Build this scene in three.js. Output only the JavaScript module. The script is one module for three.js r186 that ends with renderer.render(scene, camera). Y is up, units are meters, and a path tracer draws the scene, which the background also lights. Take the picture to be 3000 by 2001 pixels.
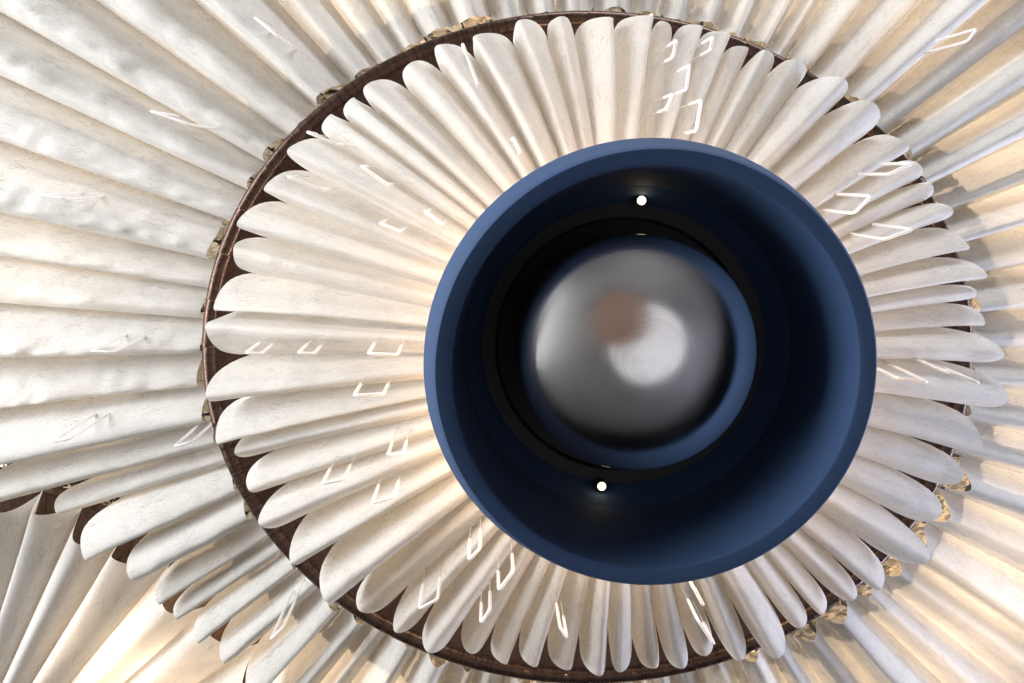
import * as THREE from 'three';
import { RectAreaLightUniformsLib } from 'three/addons/lights/RectAreaLightUniformsLib.js';

// ---------------------------------------------------------------- camera, light, exposure
const EYE = 1.5;                                   // the lens, metres above the floor, looking straight up
const scene = new THREE.Scene();
scene.background = new THREE.Color(0x000000);
const camera = new THREE.PerspectiveCamera(50, 1024 / 683, 0.05, 60);
camera.position.set(0, EYE, 0);
camera.up.set(0, 0, 1);
camera.lookAt(0, 10, 0);
const renderer = new THREE.WebGLRenderer({ antialias: true });
renderer.toneMapping = THREE.LinearToneMapping;
renderer.toneMappingExposure = 1.2;
renderer.shadowMap.enabled = true;
RectAreaLightUniformsLib.init();

// tall daylight windows beside the sculpture (outside the frame) and warm lamps inside it
const WINDOWS = [
  { at: [-7.4, 2.6, 1.6], to: [0.4, 4.2, 0], w: 8, h: 4.0, power: 8.8, color: 0xf4f4f6 },
  { at: [2.6, 3.7, 7.6], to: [1.0, 4.6, 0.6], w: 6, h: 2.2, power: 9, color: 0xf1f2f8 },
  { at: [7.7, 4.45, -2.4], to: [1.2, 4.9, -0.6], w: 7.5, h: 1.7, power: 14, color: 0xd6dfff },
];
const AXIS = [0.395, -0.03];                       // the sculpture's hanging axis

// ---------------------------------------------------------------- helpers
let seed = 20240611;
const rnd = () => { seed = (seed + 0x6d2b79f5) | 0; let t = Math.imul(seed ^ (seed >>> 15), 1 | seed); t = (t + Math.imul(t ^ (t >>> 7), 61 | t)) ^ t; return ((t ^ (t >>> 14)) >>> 0) / 4294967296; };
const rr = (a, b) => a + (b - a) * rnd();
const lerp = (a, b, t) => a + (b - a) * t;
const clamp = (x, a, b) => Math.min(b, Math.max(a, x));
const sstep = (a, b, x) => { const t = clamp((x - a) / (b - a), 0, 1); return t * t * (3 - 2 * t); };
const D2R = Math.PI / 180;
const taken = new Map();
const numbered = (n) => { const k = taken.get(n) || 0; taken.set(n, k + 1); return k ? `${n}_${String(k).padStart(3, '0')}` : n; };
function tag(o, label, category, group, kind) {
  o.userData = { ...(label && { label }), ...(category && { category }), ...(group && { group }), ...(kind && { kind }) };
  return o;
}
function thing(name, label, category, group, kind) {
  const g = new THREE.Group(); g.name = numbered(name); scene.add(g);
  return tag(g, label, category, group, kind);
}
function mesh(name, geo, mat, parent) {
  const m = new THREE.Mesh(geo, mat);
  m.castShadow = m.receiveShadow = true;
  if (parent) { m.name = name; parent.add(m); } else { m.name = numbered(name); scene.add(m); }
  return m;
}
// a hash-noise field, smooth
const H = (x, y, s = 0) => { let h = Math.imul(x | 0, 374761393) + Math.imul(y | 0, 668265263) + Math.imul(s | 0, 1274126177); h = Math.imul(h ^ (h >>> 13), 1274126177); return ((h ^ (h >>> 16)) >>> 0) / 4294967296; };
function vnoise(x, y, s = 0, px = 0, py = 0) {
  const xi = Math.floor(x), yi = Math.floor(y), fx = x - xi, fy = y - yi, u = fx * fx * (3 - 2 * fx), v = fy * fy * (3 - 2 * fy);
  const w = (a, p) => (p ? ((a % p) + p) % p : a);
  const g = (a, b) => H(w(a, px), w(b, py), s);
  return lerp(lerp(g(xi, yi), g(xi + 1, yi), u), lerp(g(xi, yi + 1), g(xi + 1, yi + 1), u), v);
}
function dataTex(w, h, fn, srgb) {
  const d = new Uint8Array(w * h * 4);
  for (let y = 0; y < h; y++) for (let x = 0; x < w; x++) {
    const c = fn(x / w, y / h, x, y), k = (y * w + x) * 4;
    for (let i = 0; i < 3; i++) d[k + i] = clamp(Math.round((Array.isArray(c) ? c[i] : c) * 255), 0, 255);
    d[k + 3] = 255;
  }
  const t = new THREE.DataTexture(d, w, h);
  t.wrapS = t.wrapT = THREE.RepeatWrapping; t.magFilter = THREE.LinearFilter; t.minFilter = THREE.LinearMipmapLinearFilter; t.generateMipmaps = true;
  if (srgb) t.colorSpace = THREE.SRGBColorSpace;
  t.needsUpdate = true;
  return t;
}
// a grid of (nu+1) x (nv+1) points -> smooth sheet with uv in metres
function sheet(nu, nv, f, uvf) {
  const pos = [], uv = [], idx = [], p = new THREE.Vector3();
  for (let j = 0; j <= nv; j++) for (let i = 0; i <= nu; i++) {
    f(i / nu, j / nv, p); pos.push(p.x, p.y, p.z);
    const q = uvf ? uvf(i / nu, j / nv) : [i / nu, j / nv]; uv.push(q[0], q[1]);
  }
  for (let j = 0; j < nv; j++) for (let i = 0; i < nu; i++) {
    const a = j * (nu + 1) + i, b = a + 1, c = a + nu + 1, d = c + 1;
    idx.push(a, b, d, a, d, c);
  }
  const g = new THREE.BufferGeometry();
  g.setAttribute('position', new THREE.Float32BufferAttribute(pos, 3));
  g.setAttribute('uv', new THREE.Float32BufferAttribute(uv, 2));
  g.setIndex(idx); g.computeVertexNormals();
  return g;
}

// ---------------------------------------------------------------- materials
// translucent white slub cloth: threads run along u (the pleat's length), one texture tile is 0.5 m
const slub = dataTex(2048, 2048, (u, v) => {
  const a = vnoise(u * 26, v * 520, 1, 26, 520), b = vnoise(u * 80, v * 700, 2, 80, 700), f = vnoise(u * 12, v * 900, 7, 12, 900), c = vnoise(u * 5, v * 9, 3, 5, 9), m = vnoise(u * 3, v * 4, 8, 3, 4), cl = vnoise(u * 9, v * 30, 9, 9, 30);
  const dark = Math.max(0, a - 0.64) * 0.42 * (0.2 + 1.5 * m) + Math.max(0, b - 0.7) * 0.5 * c + 0.05 * f + Math.max(0, cl - 0.6) * 0.09;
  const base = 0.985 - dark - 0.02 * c;
  return [base, base, base * 0.996];
}, true);
const ribs = dataTex(1024, 1024, (u, v) => {
  const rib = 0.5 + 0.5 * Math.sin(v * Math.PI * 2 * 150), s = vnoise(u * 10, v * 150, 4, 10, 150), w = vnoise(u * 5, v * 6, 5, 5, 6), k = vnoise(u * 24, v * 30, 6, 24, 30), d = Math.abs(vnoise(u * 6, v * 7, 61, 6, 7) - 0.5) + Math.abs(vnoise(u * 13, v * 11, 62, 13, 11) - 0.5) * 0.5;
  return 0.07 * rib + 0.13 * s + 0.3 * w + 0.12 * k + 0.42 * Math.min(1, d * 1.6);
});
for (const t of [slub, ribs]) t.repeat.set(2, 2);
function cloth(r, g, b, pass) {
  const m = new THREE.MeshPhysicalMaterial({ map: slub, bumpMap: ribs, bumpScale: 0.0036, roughness: 1, specularIntensity: 0.25, transmission: pass, thickness: 0, side: THREE.DoubleSide });
  m.color.setRGB(r, g, b); return m;
}
const M = {};
M.cloth = [cloth(0.91, 0.885, 0.84, 0.4), cloth(0.88, 0.853, 0.808, 0.36), cloth(0.925, 0.9, 0.855, 0.44)];

const streak = dataTex(512, 256, (u, v) => 0.5 + 0.5 * (vnoise(u * 8, v * 60, 11, 8, 60) - 0.5) + 0.35 * (vnoise(u * 3, v * 8, 12, 3, 8) - 0.5));
const bronzeTint = dataTex(512, 256, (u, v) => { const k = 0.85 + 0.15 * vnoise(u * 6, v * 40, 13, 6, 40) * (0.5 + vnoise(u * 4, v * 4, 14, 4, 4)); return [0.86 * k, 0.8 * k, 0.77 * k]; }, true);
M.bronze = new THREE.MeshStandardMaterial({ map: bronzeTint, roughnessMap: streak, bumpMap: streak, bumpScale: 0.0008, roughness: 0.6, metalness: 0.7, side: THREE.DoubleSide });
M.bronze.color.setRGB(0.16, 0.11, 0.085);
M.darkBronze = new THREE.MeshStandardMaterial({ color: new THREE.Color().setRGB(0.05, 0.04, 0.035), roughness: 0.5, metalness: 0.6 });
M.foil = [0, 1].map((k) => new THREE.MeshStandardMaterial({ color: new THREE.Color().setRGB(...(k ? [0.78, 0.68, 0.53] : [0.66, 0.59, 0.48])), roughness: 0.16, metalness: 1, flatShading: true, side: THREE.DoubleSide }));

const fleck = dataTex(512, 512, (u, v) => 0.5 + 0.35 * (vnoise(u * 60, v * 60, 21, 60, 60) - 0.5) + 0.5 * (vnoise(u * 7, v * 7, 22, 7, 7) - 0.5));
const blueTint = dataTex(512, 512, (u, v) => { const k = 0.93 + 0.07 * vnoise(u * 5, v * 9, 23, 5, 9) - 0.03 * vnoise(u * 90, v * 90, 24, 90, 90); return [k, k, k]; }, true);
M.blue = new THREE.MeshStandardMaterial({ map: blueTint, roughness: 0.8, bumpMap: fleck, bumpScale: 0.0007, side: THREE.DoubleSide });
M.blue.color.setRGB(0.03, 0.07, 0.165);
M.blackLacquer = new THREE.MeshStandardMaterial({ color: new THREE.Color().setRGB(0.012, 0.014, 0.017), roughness: 0.55, side: THREE.DoubleSide });
// spun steel: turning marks run round the dome (v is the ring direction of the lathe uv)
const spun = dataTex(1024, 512, (u, v) => 0.45 + 0.4 * (vnoise(u * 6, v * 150, 31, 6, 150) - 0.5) + 0.5 * (vnoise(u * 12, v * 7, 32, 12, 7) - 0.5) + 0.25 * (vnoise(u * 70, v * 40, 33, 70, 40) - 0.5));
const spunRough = dataTex(1024, 512, (u, v) => 0.6 + 0.25 * (vnoise(u * 9, v * 10, 34, 9, 10) - 0.5) + 0.15 * (vnoise(u * 10, v * 120, 35, 10, 120) - 0.5));
M.steel = new THREE.MeshPhysicalMaterial({ color: new THREE.Color().setRGB(0.95, 0.95, 0.95), metalness: 1, roughness: 0.34, roughnessMap: spunRough, bumpMap: spun, bumpScale: 0.0001, anisotropy: 0.4 });
M.glassRod = new THREE.MeshPhysicalMaterial({ color: new THREE.Color().setRGB(0.97, 0.96, 0.94), roughness: 0.5, transmission: 0.4, thickness: 0, side: THREE.DoubleSide, clearcoat: 1, clearcoatRoughness: 0.08 });
M.wire = new THREE.MeshStandardMaterial({ color: new THREE.Color().setRGB(0.75, 0.74, 0.72), roughness: 0.35, metalness: 0.6 });
M.bulb = new THREE.MeshStandardMaterial({ color: 0x000000, emissive: new THREE.Color().setRGB(1, 0.74, 0.4), emissiveIntensity: 5 });
M.pane = new THREE.MeshStandardMaterial({ color: 0x000000, emissive: new THREE.Color().setRGB(0.8, 0.9, 1), emissiveIntensity: 1.0 });
M.frame = new THREE.MeshStandardMaterial({ color: 0x3a3835, roughness: 0.6 });

// ---------------------------------------------------------------- the setting, outside the frame: floor and dark ceiling
{
  const boards = dataTex(512, 512, (u, v) => { const k = 0.8 + 0.3 * vnoise(u * 5, v * 120, 41, 5, 120) - 0.15 * vnoise(u * 8, v * 8, 42, 8, 8); return [0.36 * k, 0.345 * k, 0.335 * k]; }, true);
  boards.repeat.set(6, 6);
  const floor = mesh('floor', new THREE.BoxGeometry(16, 0.1, 16), new THREE.MeshStandardMaterial({ map: boards, roughness: 0.6 }));
  floor.position.y = -0.05; tag(floor, null, null, null, 'structure');
  const fibre = dataTex(256, 256, (u, v) => 0.8 + 0.2 * vnoise(u * 90, v * 90, 43, 90, 90), true);
  const rug = mesh('round_rug', new THREE.CylinderGeometry(1.9, 1.9, 0.02, 64), new THREE.MeshStandardMaterial({ map: fibre, color: 0xf0ece4, roughness: 0.95 }));
  rug.position.set(1.3, 0.011, -0.35); tag(rug, 'large pale round rug on the floor under the bell', 'rug');
  const table = thing('round_table', 'round brown wooden table standing on the pale rug', 'table');
  table.position.set(0, 0, 0.75);
  const wood = new THREE.MeshStandardMaterial({ color: 0x6b4f3f, roughness: 0.5 });
  mesh('table_top', new THREE.CylinderGeometry(1.1, 1.08, 0.04, 64), wood, table).position.y = 0.74;
  mesh('pedestal', new THREE.LatheGeometry([[0.001, 0.022], [0.4, 0.022], [0.38, 0.05], [0.06, 0.12], [0.05, 0.7], [0.2, 0.72]].map(([a, b]) => new THREE.Vector2(a, b)), 40), wood, table);
  const ceil = mesh('ceiling', new THREE.BoxGeometry(16, 0.1, 16), new THREE.MeshStandardMaterial({ color: 0x0b0a0a, roughness: 0.9 }));
  ceil.position.y = EYE + 5.6; tag(ceil, null, null, null, 'structure');
}

// ---------------------------------------------------------------- windows
WINDOWS.forEach((w, i) => {
  const g = thing('window', ['wide daylight window lighting the bell from one side', 'smaller second daylight window', 'long low strip of daylight window'][i], 'window');
  g.position.set(...w.at); g.lookAt(...w.to);
  const pane = mesh('pane', new THREE.PlaneGeometry(w.w, w.h), M.pane.clone(), g); pane.material.emissiveIntensity = w.power * 0.25; pane.position.z = -0.03;
  for (const [x, y, a, b] of [[0, w.h / 2 + 0.04, w.w + 0.16, 0.08], [0, -w.h / 2 - 0.04, w.w + 0.16, 0.08], [-w.w / 2 - 0.04, 0, 0.08, w.h], [w.w / 2 + 0.04, 0, 0.08, w.h]]) {
    const f = mesh('frame', new THREE.BoxGeometry(a, b, 0.06), M.frame, g); f.position.set(x, y, -0.03);
  }
  const l = new THREE.RectAreaLight(w.color, w.power, w.w, w.h); g.add(l); l.rotation.y = Math.PI;   // shines along the group's +z
});

// ---------------------------------------------------------------- pleated skirts
const TILT = [-0.033, 0.23];                       // the folds hang out of plumb: x and z gained per metre of depth
const put = (p, x, d, z) => p.set(AXIS[0] + x, EYE + d, AXIS[1] + z);
// one pleat: a fold of cloth from trough to trough, its crest towards the floor
function pleatGeo(o, nu = 22, nv = 36) {
  const { a0, a1, base, width, rise, lean, phase, endCut, startCut, len, wob, start = 0, sharp } = o;
  const mid = (a0 + a1) / 2, span = a1 - a0;
  return sheet(nu, nv, (t, v, p) => {
    const sn = Math.sin(Math.PI * t), prof = Math.pow(sn, sharp);
    const e = 1 - Math.pow(Math.abs(2 * t - 1), o.blunt);
    const s = lerp(start + startCut * (1 - e), len - endCut * (1 - e) + (o.skew || 0) * (t - 0.5) * sn, v);
    const wdt = width(s) * span;                         // metres across the fold
    const A = rise(s) * wdt;
    const sway = wob * Math.sin(s * 5 + phase) * sn;
    const ang = a0 + span * (t + (lean * (0.4 + 0.6 * s)) * prof * sn * 0.5 + sway * 0.12 * sn);
    const crinkle = (vnoise(s * 9 + phase * 7, t * 3 + phase, 51) - 0.5) * 0.14 * o.crumple * sn + (vnoise(s * 34 + phase * 11, t * 5 + phase * 3, 52) - 0.5) * 0.07 * o.crumple * o.crumple * sn;
    base(s, ang, o.deep(s) - A * prof + A * (sway * 0.35 + crinkle), p);
  }, (t, v) => [v * o.metres + phase, t * o.wide + phase * 0.37]);
}
// boundaries halfway between crests (degrees)
function folds(crests) {
  return crests.map((c, i) => {
    const pr = i ? crests[i - 1] : crests[crests.length - 1] - 360, nx = i < crests.length - 1 ? crests[i + 1] : crests[0] + 360;
    return [(pr + c) / 2, (c + nx) / 2];
  });
}

// ---- inner skirt: round the blue bell, from its neck out and up to the bronze ring
const innerCrests = [5.4, 8.5, 13.1, 19.1, 24.5, 27.9, 32.4, 37.8, 45.4, 52.8, 58.6, 63.2, 67.6, 71.5, 76.2, 79.5, 83.7, 91.2, 95.9, 100.1, 106.9, 114.2, 119.0, 127.2, 132.7, 136.0, 141.9, 149.9, 156.4, 164.2, 170.8, 178.4, 187.5, 194.0, 199.3, 204.5, 212.5, 217.7, 225.8, 234.0, 239.2, 244.6, 250.7, 255.3, 258.8, 264.5, 269.4, 273.9, 277.7, 282.1, 286.7, 290.7, 296.8, 302.5, 305.7, 310.4, 315.6, 321.6, 329.9, 336.5, 344.1, 352.7, 359.4];
const inner = thing('inner_skirt', 'white pleated cloth skirt fanning out right around the blue bell', 'cloth skirt');
for (const [d0, d1] of folds(innerCrests)) {
  const midDeg = (d0 + d1) / 2, fingers = 0.5 + 0.5 * Math.cos((midDeg - 318) * D2R);   // long rounded ends below right, blunt ends above left
  const jl = rr(-0.03, 0.02), k = rr(0.75, 1.25);
  const geo = pleatGeo({
    a0: d0 * D2R, a1: d1 * D2R,
    base: (s, a, h, p) => { const rx = lerp(0.62, 1.85, s), rz = lerp(0.62, 1.575, s); put(p, 0.025 * s + rx * Math.cos(a), lerp(2.9, 3.45, s) - 0.06 * Math.sin(Math.PI * s) + h, rz * Math.sin(a)); p.x += TILT[0] * h; p.z += TILT[1] * h; },
    width: (s) => lerp(0.62, 1.7, s), rise: (s) => lerp(0.6, 1.15, sstep(0, 0.8, s)) * k, lean: rr(-0.8, 0.8) * (1 - 0.5 * fingers), phase: rr(0, 6.28), wob: rr(0.05, 0.25),
    endCut: lerp(0.09, 0.2, fingers) * rr(0.7, 1.3), skew: rr(-0.06, 0.06) * (1 - fingers), blunt: lerp(5, 6.5, fingers) * rr(0.8, 1.4), deep: (s) => lerp(0.05, 0.19, sstep(0, 0.9, s)), startCut: 0, len: 1 + jl - 0.03 * sstep(95, 115, midDeg) * (1 - sstep(165, 180, midDeg)), sharp: lerp(rr(0.85, 1.4), rr(0.62, 0.85), fingers), crumple: 0.5, metres: 1.3, wide: (d1 - d0) * D2R * 2.4,
  });
  mesh('pleat', geo, M.cloth[Math.floor(rnd() * 3)], inner);
}

// ---- outer skirt: from the bronze ring outward
const RX = 1.985, RZ = 1.73;
const reach = (deg) => {            // how far the outer skirt runs, in ring radii
  const t = [[0, 2.5], [150, 2.5], [180, 2.4], [190, 2.15], [194, 2.0], [198.5, 1.68], [202, 1.57], [208, 1.5], [215, 1.46], [224, 1.47], [231, 1.5], [238, 1.75], [250, 2.0], [360, 2.5]];
  for (let i = 1; i < t.length; i++) if (deg <= t[i][0]) return lerp(t[i - 1][1], t[i][1], (deg - t[i - 1][0]) / (t[i][0] - t[i - 1][0]));
  return 2.5;
};
const outer = thing('outer_skirt', 'long white pleated cloth skirt spreading outward from the large bronze ring', 'cloth skirt');
{
  const crests = []; let a = 1.5;
  while (a < 358) { crests.push(a); const mean = a > 130 && a < 196 ? 5.8 : a < 240 && a >= 196 ? 4.2 : 4.9; a += mean * rr(0.62, 1.45); }
  for (const [d0, d1] of folds(crests)) {
    const mid = ((d0 + d1) / 2 + 360) % 360, R = reach(mid) * rr(0.975, 1.02), left = sstep(110, 150, mid) * (1 - sstep(205, 235, mid)), free = mid > 186 && mid < 236;
    const kk = rr(0.8, 1.15);
    const s0 = lerp(1.055, 1.04, left) + 0.05 * sstep(280, 310, mid) * (1 - sstep(335, 350, mid)) + rr(-0.012, 0.02);
    const geo = pleatGeo({
      a0: d0 * D2R, a1: d1 * D2R,
      base: (s, an, h, p) => { const q = lerp(s0, R, s); put(p, RX * q * Math.cos(an), 3.93 + 0.32 * (q - 1) + h, RZ * q * Math.sin(an)); p.x += TILT[0] * h; p.z += TILT[1] * h; },
      width: (s) => lerp(1.9, 1.87 * R, s), rise: (s) => lerp(1.0, lerp(1.0, 0.95, left), s) * kk, lean: lerp(rr(-0.5, 0.5), rr(0.2, 0.9), left), phase: rr(0, 6.28), wob: rr(0.08, 0.3),
      endCut: free ? rr(0.12, 0.3) : 0.02, blunt: rr(4, 6), deep: (s) => lerp(0.16, 0.32 * R / 2, s), startCut: rr(-0.01, 0.03), len: 1, sharp: lerp(rr(1.0, 1.7), rr(0.48, 0.72), left), crumple: free ? 0.35 : 0.5 + 0.75 * left, metres: 1.87 * (R - 1), wide: (d1 - d0) * D2R * 3,
    }, 26, 72);
    mesh('pleat', geo, M.cloth[Math.floor(rnd() * 3)], outer);
  }
}

// ---- neighbouring skirt: a second flower beyond the first one's lower edge
const C2 = [-4.05, -3.2];
const second = thing('neighbour_skirt', 'white pleated skirt of the neighbouring flower with open tube-like fold ends', 'cloth skirt');
{
  let a = -28; const crests = [];
  while (a < 140) { crests.push(a); a += rr(6.4, 10.5); }
  const fs = folds(crests).slice(1, -1);
  for (const [d0, d1] of fs) {
    const geo = pleatGeo({
      a0: d0 * D2R, a1: d1 * D2R,
      base: (s, an, h, p) => { const q = lerp(0.95, 2.32, s); put(p, C2[0] + q * Math.cos(an), lerp(4.55, 4.62, s) + h, C2[1] + q * Math.sin(an)); },
      width: (s) => lerp(0.95, 2.3, s), rise: (s) => lerp(0.6, 0.72, s), lean: rr(-0.5, 0.5), phase: rr(0, 6.28), wob: rr(0.08, 0.25),
      endCut: -rr(0.03, 0.1), blunt: 2.5, deep: (s) => lerp(0.1, 0.24, s), startCut: 0.1, len: rr(0.88, 0.95), sharp: rr(0.7, 1.1), crumple: 0.4, metres: 1.4, wide: (d1 - d0) * D2R * 2,
    });
    mesh('pleat', geo, M.cloth[Math.floor(rnd() * 3)], second);
  }
}

// ---------------------------------------------------------------- bronze rings: a rolled tube edge with curved plates behind it
function bronzeRing(name, label, cx, cz, rx, rz, d, n, w, a0 = 0, a1 = 360) {
  const g = thing(name, label, 'bronze ring');
  const sec = (k) => { const t = k * w; return [t, 0.035 + 0.09 * Math.sin(Math.min(1, k * 1.25) * Math.PI * 0.5) - 0.05 * k * k]; };   // inward, deeper
  const step = (a1 - a0) / n;
  for (let i = 0; i < n; i++) {
    const p0 = (a0 + i * step + 0.03) * D2R, p1 = (a0 + (i + 1) * step - 0.03) * D2R, tilt = rr(-0.006, 0.006);
    const plate = sheet(6, 10, (u, v, p) => { const an = lerp(p0, p1, u), [q, dd] = sec(v); put(p, cx + (rx - q) * Math.cos(an), d + dd + tilt * v, cz + (rz - q) * Math.sin(an)); }, (u, v) => [v * 0.5 + i * 0.13, u * 0.4 + i * 0.29]);
    const pl = mesh('plate', plate, M.bronze, g);
    const tube = sheet(6, 10, (u, v, p) => { const an = lerp(p0, p1, u), b = v * Math.PI * 2, r = 0.037 + tilt * 0.15; put(p, cx + (rx + r * Math.cos(b)) * Math.cos(an), d + r * Math.sin(b), cz + (rz + r * Math.cos(b)) * Math.sin(an)); }, (u, v) => [v * 0.2, u * 0.4 + i * 0.17]);
    mesh('rolled_edge', tube, M.bronze, pl);
  }
  const seam = sheet(240, 8, (u, v, p) => { const an = lerp(a0, a1, u) * D2R, [q, dd] = sec(v); put(p, cx + (rx - q) * Math.cos(an), d + dd + 0.012, cz + (rz - q) * Math.sin(an)); });
  mesh('backing', seam, M.darkBronze, g);
  return g;
}
bronzeRing('bronze_ring', 'large brown bronze ring behind the ends of the inner skirt', 0, 0, RX, RZ, 3.85, 44, 0.42);
bronzeRing('bronze_ring', 'bronze ring of the neighbouring flower glimpsed between two skirts', C2[0], C2[1], 2.3, 2.3, 4.93, 30, 0.4, -30, 140);
{ // the neighbouring flower's bronze cup, its edge seen in the corner
  const g = thing('bronze_cup', 'dark bronze cup at the heart of the neighbouring flower', 'bronze cup');
  for (let i = 0; i < 16; i++) {
    const p0 = (-20 + i * 10 + 0.15) * D2R, p1 = (-20 + (i + 1) * 10 - 0.15) * D2R;
    mesh('plate', sheet(4, 8, (u, v, p) => { const an = lerp(p0, p1, u), q = lerp(1.15, 0.4, v); put(p, C2[0] + q * Math.cos(an), 4.95 - 0.2 * Math.sin(v * 1.5), C2[1] + q * Math.sin(an)); }), M.bronze, g);
  }
}

// ---------------------------------------------------------------- crumpled foil behind the rings
function foil(name, label, cx, cz, rx, rz, d, q0, q1, n, a0, a1) {
  const g = thing(name, label, 'foil lining');
  for (let i = 0; i < n; i++) {
    const p0 = lerp(a0, a1, i / n) * D2R, p1 = lerp(a0, a1, (i + 0.93) / n) * D2R, dz = rr(-0.02, 0.02), arc = (p1 - p0) * (rx + rz) / 2;
    const nu = Math.max(6, Math.round(arc / 0.024)), nv = Math.max(6, Math.round((q1 - q0) * rx / 0.024)), k0 = i * 997;
    const geo = sheet(nu, nv, (u, v, p) => {
      const iu = Math.round(u * nu), iv = Math.round(v * nv), j1 = H(iu, iv, k0) - 0.5, j2 = H(iu, iv, k0 + 1) - 0.5, j3 = H(iu, iv, k0 + 2) - 0.5;
      const an = lerp(p0, p1, u + j1 * 0.7 / nu), q = lerp(q0, q1, v + j2 * 0.7 / nv);
      put(p, cx + rx * q * Math.cos(an), d + dz + j3 * 0.024 + 0.45 * Math.max(0, q - 1.08), cz + rz * q * Math.sin(an));
    });
    const fl = geo.toNonIndexed(); fl.computeVertexNormals();
    mesh('foil_sheet', fl, M.foil[i % 2], g);
  }
}
foil('foil_lining', 'crumpled gold foil glinting behind the large bronze ring', 0, 0, RX, RZ, 4.18, 0.78, 1.22, 60, 0, 360);
foil('foil_lining', 'crumpled dark gold foil behind the neighbouring flower', C2[0], C2[1], 2.3, 2.3, 5.12, 0.95, 1.2, 24, -20, 130);

// ---------------------------------------------------------------- the blue bell with its steel dome and two lamps
{
  const bell = thing('bell_lamp', 'deep blue round bell with a polished steel dome and two small lamps inside', 'bell lamp');
  bell.position.set(AXIS[0] + 0.035, EYE + 2.2, AXIS[1] - 0.068);
  bell.rotation.set(0.12, 0, -0.002);                // hangs slightly askew
  const lathe = (pts, n = 128) => new THREE.LatheGeometry(pts.map(([r, d]) => new THREE.Vector2(r, d - 2.2)), n);
  const arcPts = (r0, d0, r1, d1, n, bulge) => Array.from({ length: n + 1 }, (_, i) => { const t = i / n; return [lerp(r0, r1, t) + bulge * Math.sin(Math.PI * t), lerp(d0, d1, t)]; });
  mesh('outer_shell', lathe([[0.662, 2.2], [0.668, 2.207], ...arcPts(0.672, 2.215, 0.712, 2.33, 8, 0), ...arcPts(0.71, 2.34, 0.5, 2.92, 14, 0.05), [0.2, 2.95], [0.03, 2.95]]), M.blue, bell);
  mesh('rim', lathe([[0.662, 2.2], [0.659, 2.197], [0.62, 2.203], [0.6155, 2.207]]), M.blue, bell);
  mesh('inner_wall', lathe([[0.6155, 2.207], ...arcPts(0.614, 2.215, 0.604, 2.84, 24, 0.004)]), M.blue, bell);
  mesh('step_ring', lathe([[0.606, 2.836], [0.6, 2.842], [0.5, 2.85], [0.49, 2.85], [0.488, 2.9], [0.3, 2.91]]), M.blackLacquer, bell);
  // a shallow spherical cap with a rolled shoulder and straight sides
  const pr = [], Rs = 0.62, rc = 0.372, apex = 2.22, slope = Math.asin(rc / Rs), sh = 0.03;
  for (let i = 0; i <= 40; i++) { const t = i / 40 * slope; pr.push([Rs * Math.sin(t) + 1e-4, apex + Rs * (1 - Math.cos(t))]); }
  const [re, de] = pr[pr.length - 1], cx = re - sh * Math.sin(slope), cd = de + sh * Math.cos(slope);
  for (let i = 1; i <= 16; i++) { const t = lerp(slope, Math.PI / 2, i / 16); pr.push([cx + sh * Math.sin(t), cd - sh * Math.cos(t)]); }
  pr.push([cx + sh - 0.004, 2.86]);
  const dome = mesh('steel_dome', lathe(pr, 160), M.steel, bell); dome.position.set(-0.024, 0, 0.036);
  dome.userData.label = 'convex polished steel dome with swirling brush marks';
  mesh('neck', lathe([[0.2, 2.95], [0.2, 5.54]], 32), M.blackLacquer, bell);
  const lampSpots = [[0.05, 0.555], [-0.082, -0.54]];
  for (const [x, z] of lampSpots) {
    const lamp = new THREE.Group(); lamp.name = 'spot_lamp'; bell.add(lamp); lamp.position.set(x, 2.79 - 2.2, z);
    const b = mesh('bulb', new THREE.SphereGeometry(0.016, 20, 14), M.bulb, lamp); b.position.y = 0;
    const c = mesh('socket', new THREE.CylinderGeometry(0.014, 0.02, 0.06, 24), M.blackLacquer, lamp); c.position.y = 0.03;
    const l = new THREE.PointLight(0xffd9a0, 0.008, 0, 2); l.castShadow = true; lamp.add(l);
  }
  // warm light band on the back of the bell, hidden from below by its flange
  const bandMat = new THREE.MeshStandardMaterial({ color: 0x000000, emissive: new THREE.Color().setRGB(1, 0.72, 0.42), emissiveIntensity: 2 });
  const band = mesh('light_band', new THREE.TorusGeometry(0.655, 0.012, 10, 120), bandMat, bell); band.rotation.x = Math.PI / 2; band.position.y = 0.4;
  for (let i = 0; i < 6; i++) {
    const a = (i + 0.5) / 6 * Math.PI * 2, l = new THREE.PointLight(0xffd2a0, 0.7, 0, 2);
    l.position.set(0.7 * Math.cos(a), 0.4, 0.7 * Math.sin(a)); l.castShadow = true; bell.add(l);
  }
}

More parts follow.
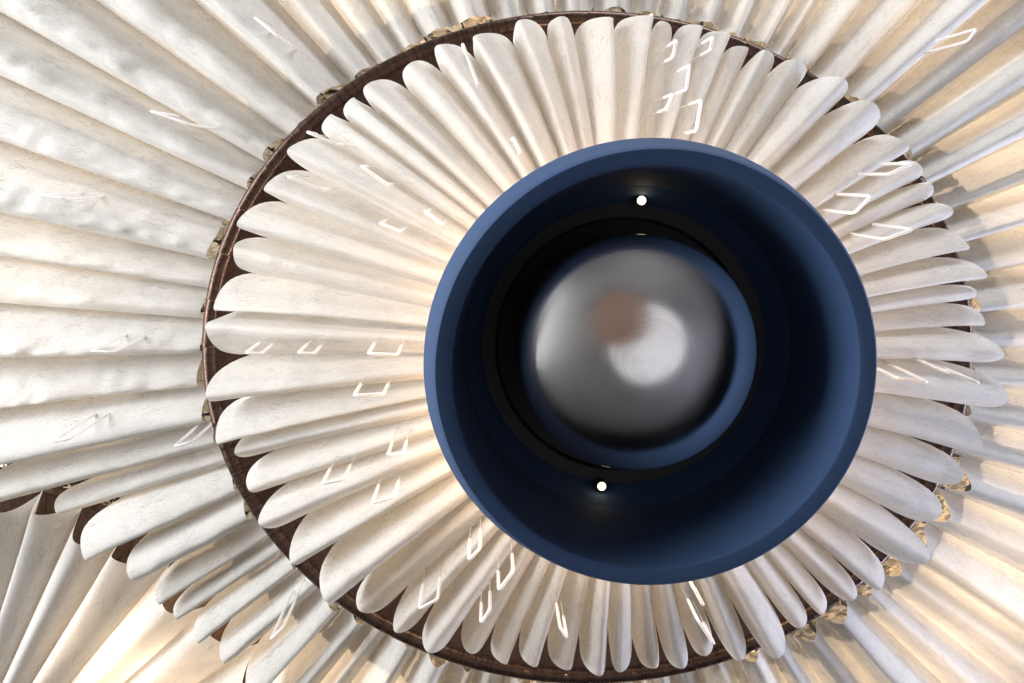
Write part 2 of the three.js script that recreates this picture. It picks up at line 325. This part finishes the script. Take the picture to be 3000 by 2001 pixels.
// ---------------------------------------------------------------- U-shaped glass rods hanging on wires: the two lower corners (x, z), the depth of the bend and of the upper ends
const loops = [
  [0.004, 0.762, 0.032, 0.709, 2.75, 3.08], [-0.2, 1.203, -0.14, 1.045, 2.96, 3.32], [-0.588, 0.684, -0.486, 0.612, 2.86, 3.21], [-0.501, 0.449, -0.425, 0.419, 2.78, 3.11], [-0.321, 0.48, -0.259, 0.434, 2.71, 3.05],
  [-0.91, 0.669, -0.769, 0.616, 2.97, 3.33], [-0.845, 0.864, -0.728, 0.816, 3.02, 3.39], [-1.789, 1.14, -1.585, 1.071, 3.62, 4.05], [-2.366, 0.74, -2.252, 0.718, 3.69, 4.13], [-0.533, -0.045, -0.425, -0.05, 2.71, 3.04],
  [-0.838, -0.044, -0.778, -0.048, 2.87, 3.22], [-1.084, -0.046, -1.022, -0.05, 2.98, 3.35], [-0.594, -0.203, -0.483, -0.198, 2.75, 3.08], [-0.468, -0.428, -0.411, -0.42, 2.76, 3.09], [-0.539, -0.623, -0.455, -0.598, 2.82, 3.17],
  [-0.749, -0.561, -0.663, -0.543, 2.89, 3.24], [-0.165, -0.833, -0.122, -0.788, 2.79, 3.14], [-0.051, -0.956, 0.004, -0.881, 2.81, 3.16], [-0.125, -1.131, -0.088, -1.076, 2.94, 3.29], [-0.376, -1.082, -0.301, -1.042, 2.96, 3.32],
  [0.193, -1.147, 0.221, -1.191, 2.94, 3.3], [0.702, -0.95, 0.746, -1.03, 2.85, 3.19], [0.831, 1.261, 0.82, 1.207, 3.03, 3.4], [0.671, 1.23, 0.657, 1.163, 2.99, 3.35], [0.703, 1.094, 0.69, 0.999, 2.9, 3.25],
  [0.724, 0.923, 0.704, 0.806, 2.8, 3.14], [0.623, 0.96, 0.598, 0.901, 2.84, 3.18], [1.641, 0.73, 1.543, 0.685, 3.0, 3.36], [1.408, 0.57, 1.34, 0.502, 2.87, 3.22], [1.587, 0.444, 1.475, 0.404, 2.9, 3.25],
  [2.328, 1.567, 2.28, 1.504, 3.67, 4.11], [1.638, -0.161, 1.513, -0.144, 2.88, 3.23], [1.912, -0.171, 1.778, -0.126, 2.99, 3.35], [-2.082, -0.047, -1.974, -0.052, 3.62, 4.06], [-2.306, -0.5, -2.219, -0.489, 3.67, 4.11],
  [-1.562, -0.491, -1.647, -0.512, 3.57, 4.0], [-1.189, -1.468, -1.125, -1.404, 3.6, 4.03], [-1.273, 1.603, -1.154, 1.506, 3.62, 4.06], [0.813, -1.218, 0.743, -1.113, 2.94, 3.3],
];
for (const [xa, za, xb, zb, d0, d1] of loops) {
  const far = d0 > 3.4;
  const g = thing('glass_loop', far ? 'clear U-shaped glass rod hanging on wires before the outer skirt' : 'clear U-shaped glass rod hanging on wires before the inner skirt', 'glass rod', far ? 'glass rods before the outer skirt' : 'glass rods before the inner skirt');
  g.position.set(xa, EYE + d1, za);
  const bx = xb - xa, bz = zb - za, w = Math.hypot(bx, bz), drop = d0 - d1, thick = (far || xa > 1.3 ? 0.85 : 0.45) * -drop * rr(0.85, 1.1), c = Math.min(0.02, w * 0.3), V = (t, y) => new THREE.Vector3(bx * t - 0.033 * (y - drop), y, bz * t + 0.228 * (y - drop));   // they hang a little out of plumb
  const path = new THREE.CurvePath(), k = c / w;
  path.add(new THREE.LineCurve3(V(0, drop + thick), V(0, drop + c)));
  path.add(new THREE.QuadraticBezierCurve3(V(0, drop + c), V(0, drop), V(k, drop)));
  path.add(new THREE.LineCurve3(V(k, drop), V(1 - k, drop)));
  path.add(new THREE.QuadraticBezierCurve3(V(1 - k, drop), V(1, drop), V(1, drop + c)));
  path.add(new THREE.LineCurve3(V(1, drop + c), V(1, drop + thick * 0.9)));
  mesh('rod', new THREE.TubeGeometry(path, 48, 0.0072, 8), M.glassRod, g);
  for (const [t, y] of [[0, thick], [1, thick * 0.9]]) mesh('wire', new THREE.TubeGeometry(new THREE.LineCurve3(V(t, drop + y), V(t, 0)), 1, 0.0022, 6), M.wire, g);
}

// ---------------------------------------------------------------- warm bulbs behind the inner skirt
for (let i = 0; i < 5; i++) {
  const a = (i + 0.3) / 5 * Math.PI * 2;
  const g = thing('warm_bulb', 'small warm bulb glowing behind the inner skirt', 'bulb', 'warm bulbs behind the inner skirt');
  g.position.set(AXIS[0] + RX * 0.6 * Math.cos(a), EYE + 3.9, AXIS[1] + RZ * 0.6 * Math.sin(a));
  mesh('bulb', new THREE.SphereGeometry(0.02, 16, 12), M.bulb, g);
  mesh('cord', new THREE.CylinderGeometry(0.005, 0.005, 1.6, 6), M.blackLacquer, g).position.y = 0.83;
  const l = new THREE.PointLight(0xffdfbc, 0.42, 0, 2); l.castShadow = true; g.add(l);
}

// ---------------------------------------------------------------- warm bulbs above the cloth
const bulbAngles = [14, 62, 108, 170, 250, 286, 326, 219];
bulbAngles.forEach((deg, i) => {
  const q = deg === 219 ? 1.88 : [1.4, 1.6][i % 2], a = deg * D2R;
  const g = thing('warm_bulb', 'small warm bulb glowing above the outer skirt', 'bulb', 'warm bulbs above the outer skirt');
  g.position.set(AXIS[0] + RX * q * Math.cos(a), EYE + 5.0, AXIS[1] + RZ * q * Math.sin(a));
  mesh('bulb', new THREE.SphereGeometry(0.04, 16, 12), M.bulb, g);
  const s = mesh('socket', new THREE.CylinderGeometry(0.02, 0.02, 0.08, 12), M.blackLacquer, g); s.position.y = 0.08;
  const c = mesh('cord', new THREE.CylinderGeometry(0.005, 0.005, 0.7, 6), M.blackLacquer, g); c.position.y = 0.46;
  const l = new THREE.PointLight(0xffe2c2, deg === 170 ? 1.2 : deg === 219 ? 1.7 : 4.4, 0, 2); l.castShadow = true; g.add(l);
});

renderer.render(scene, camera);
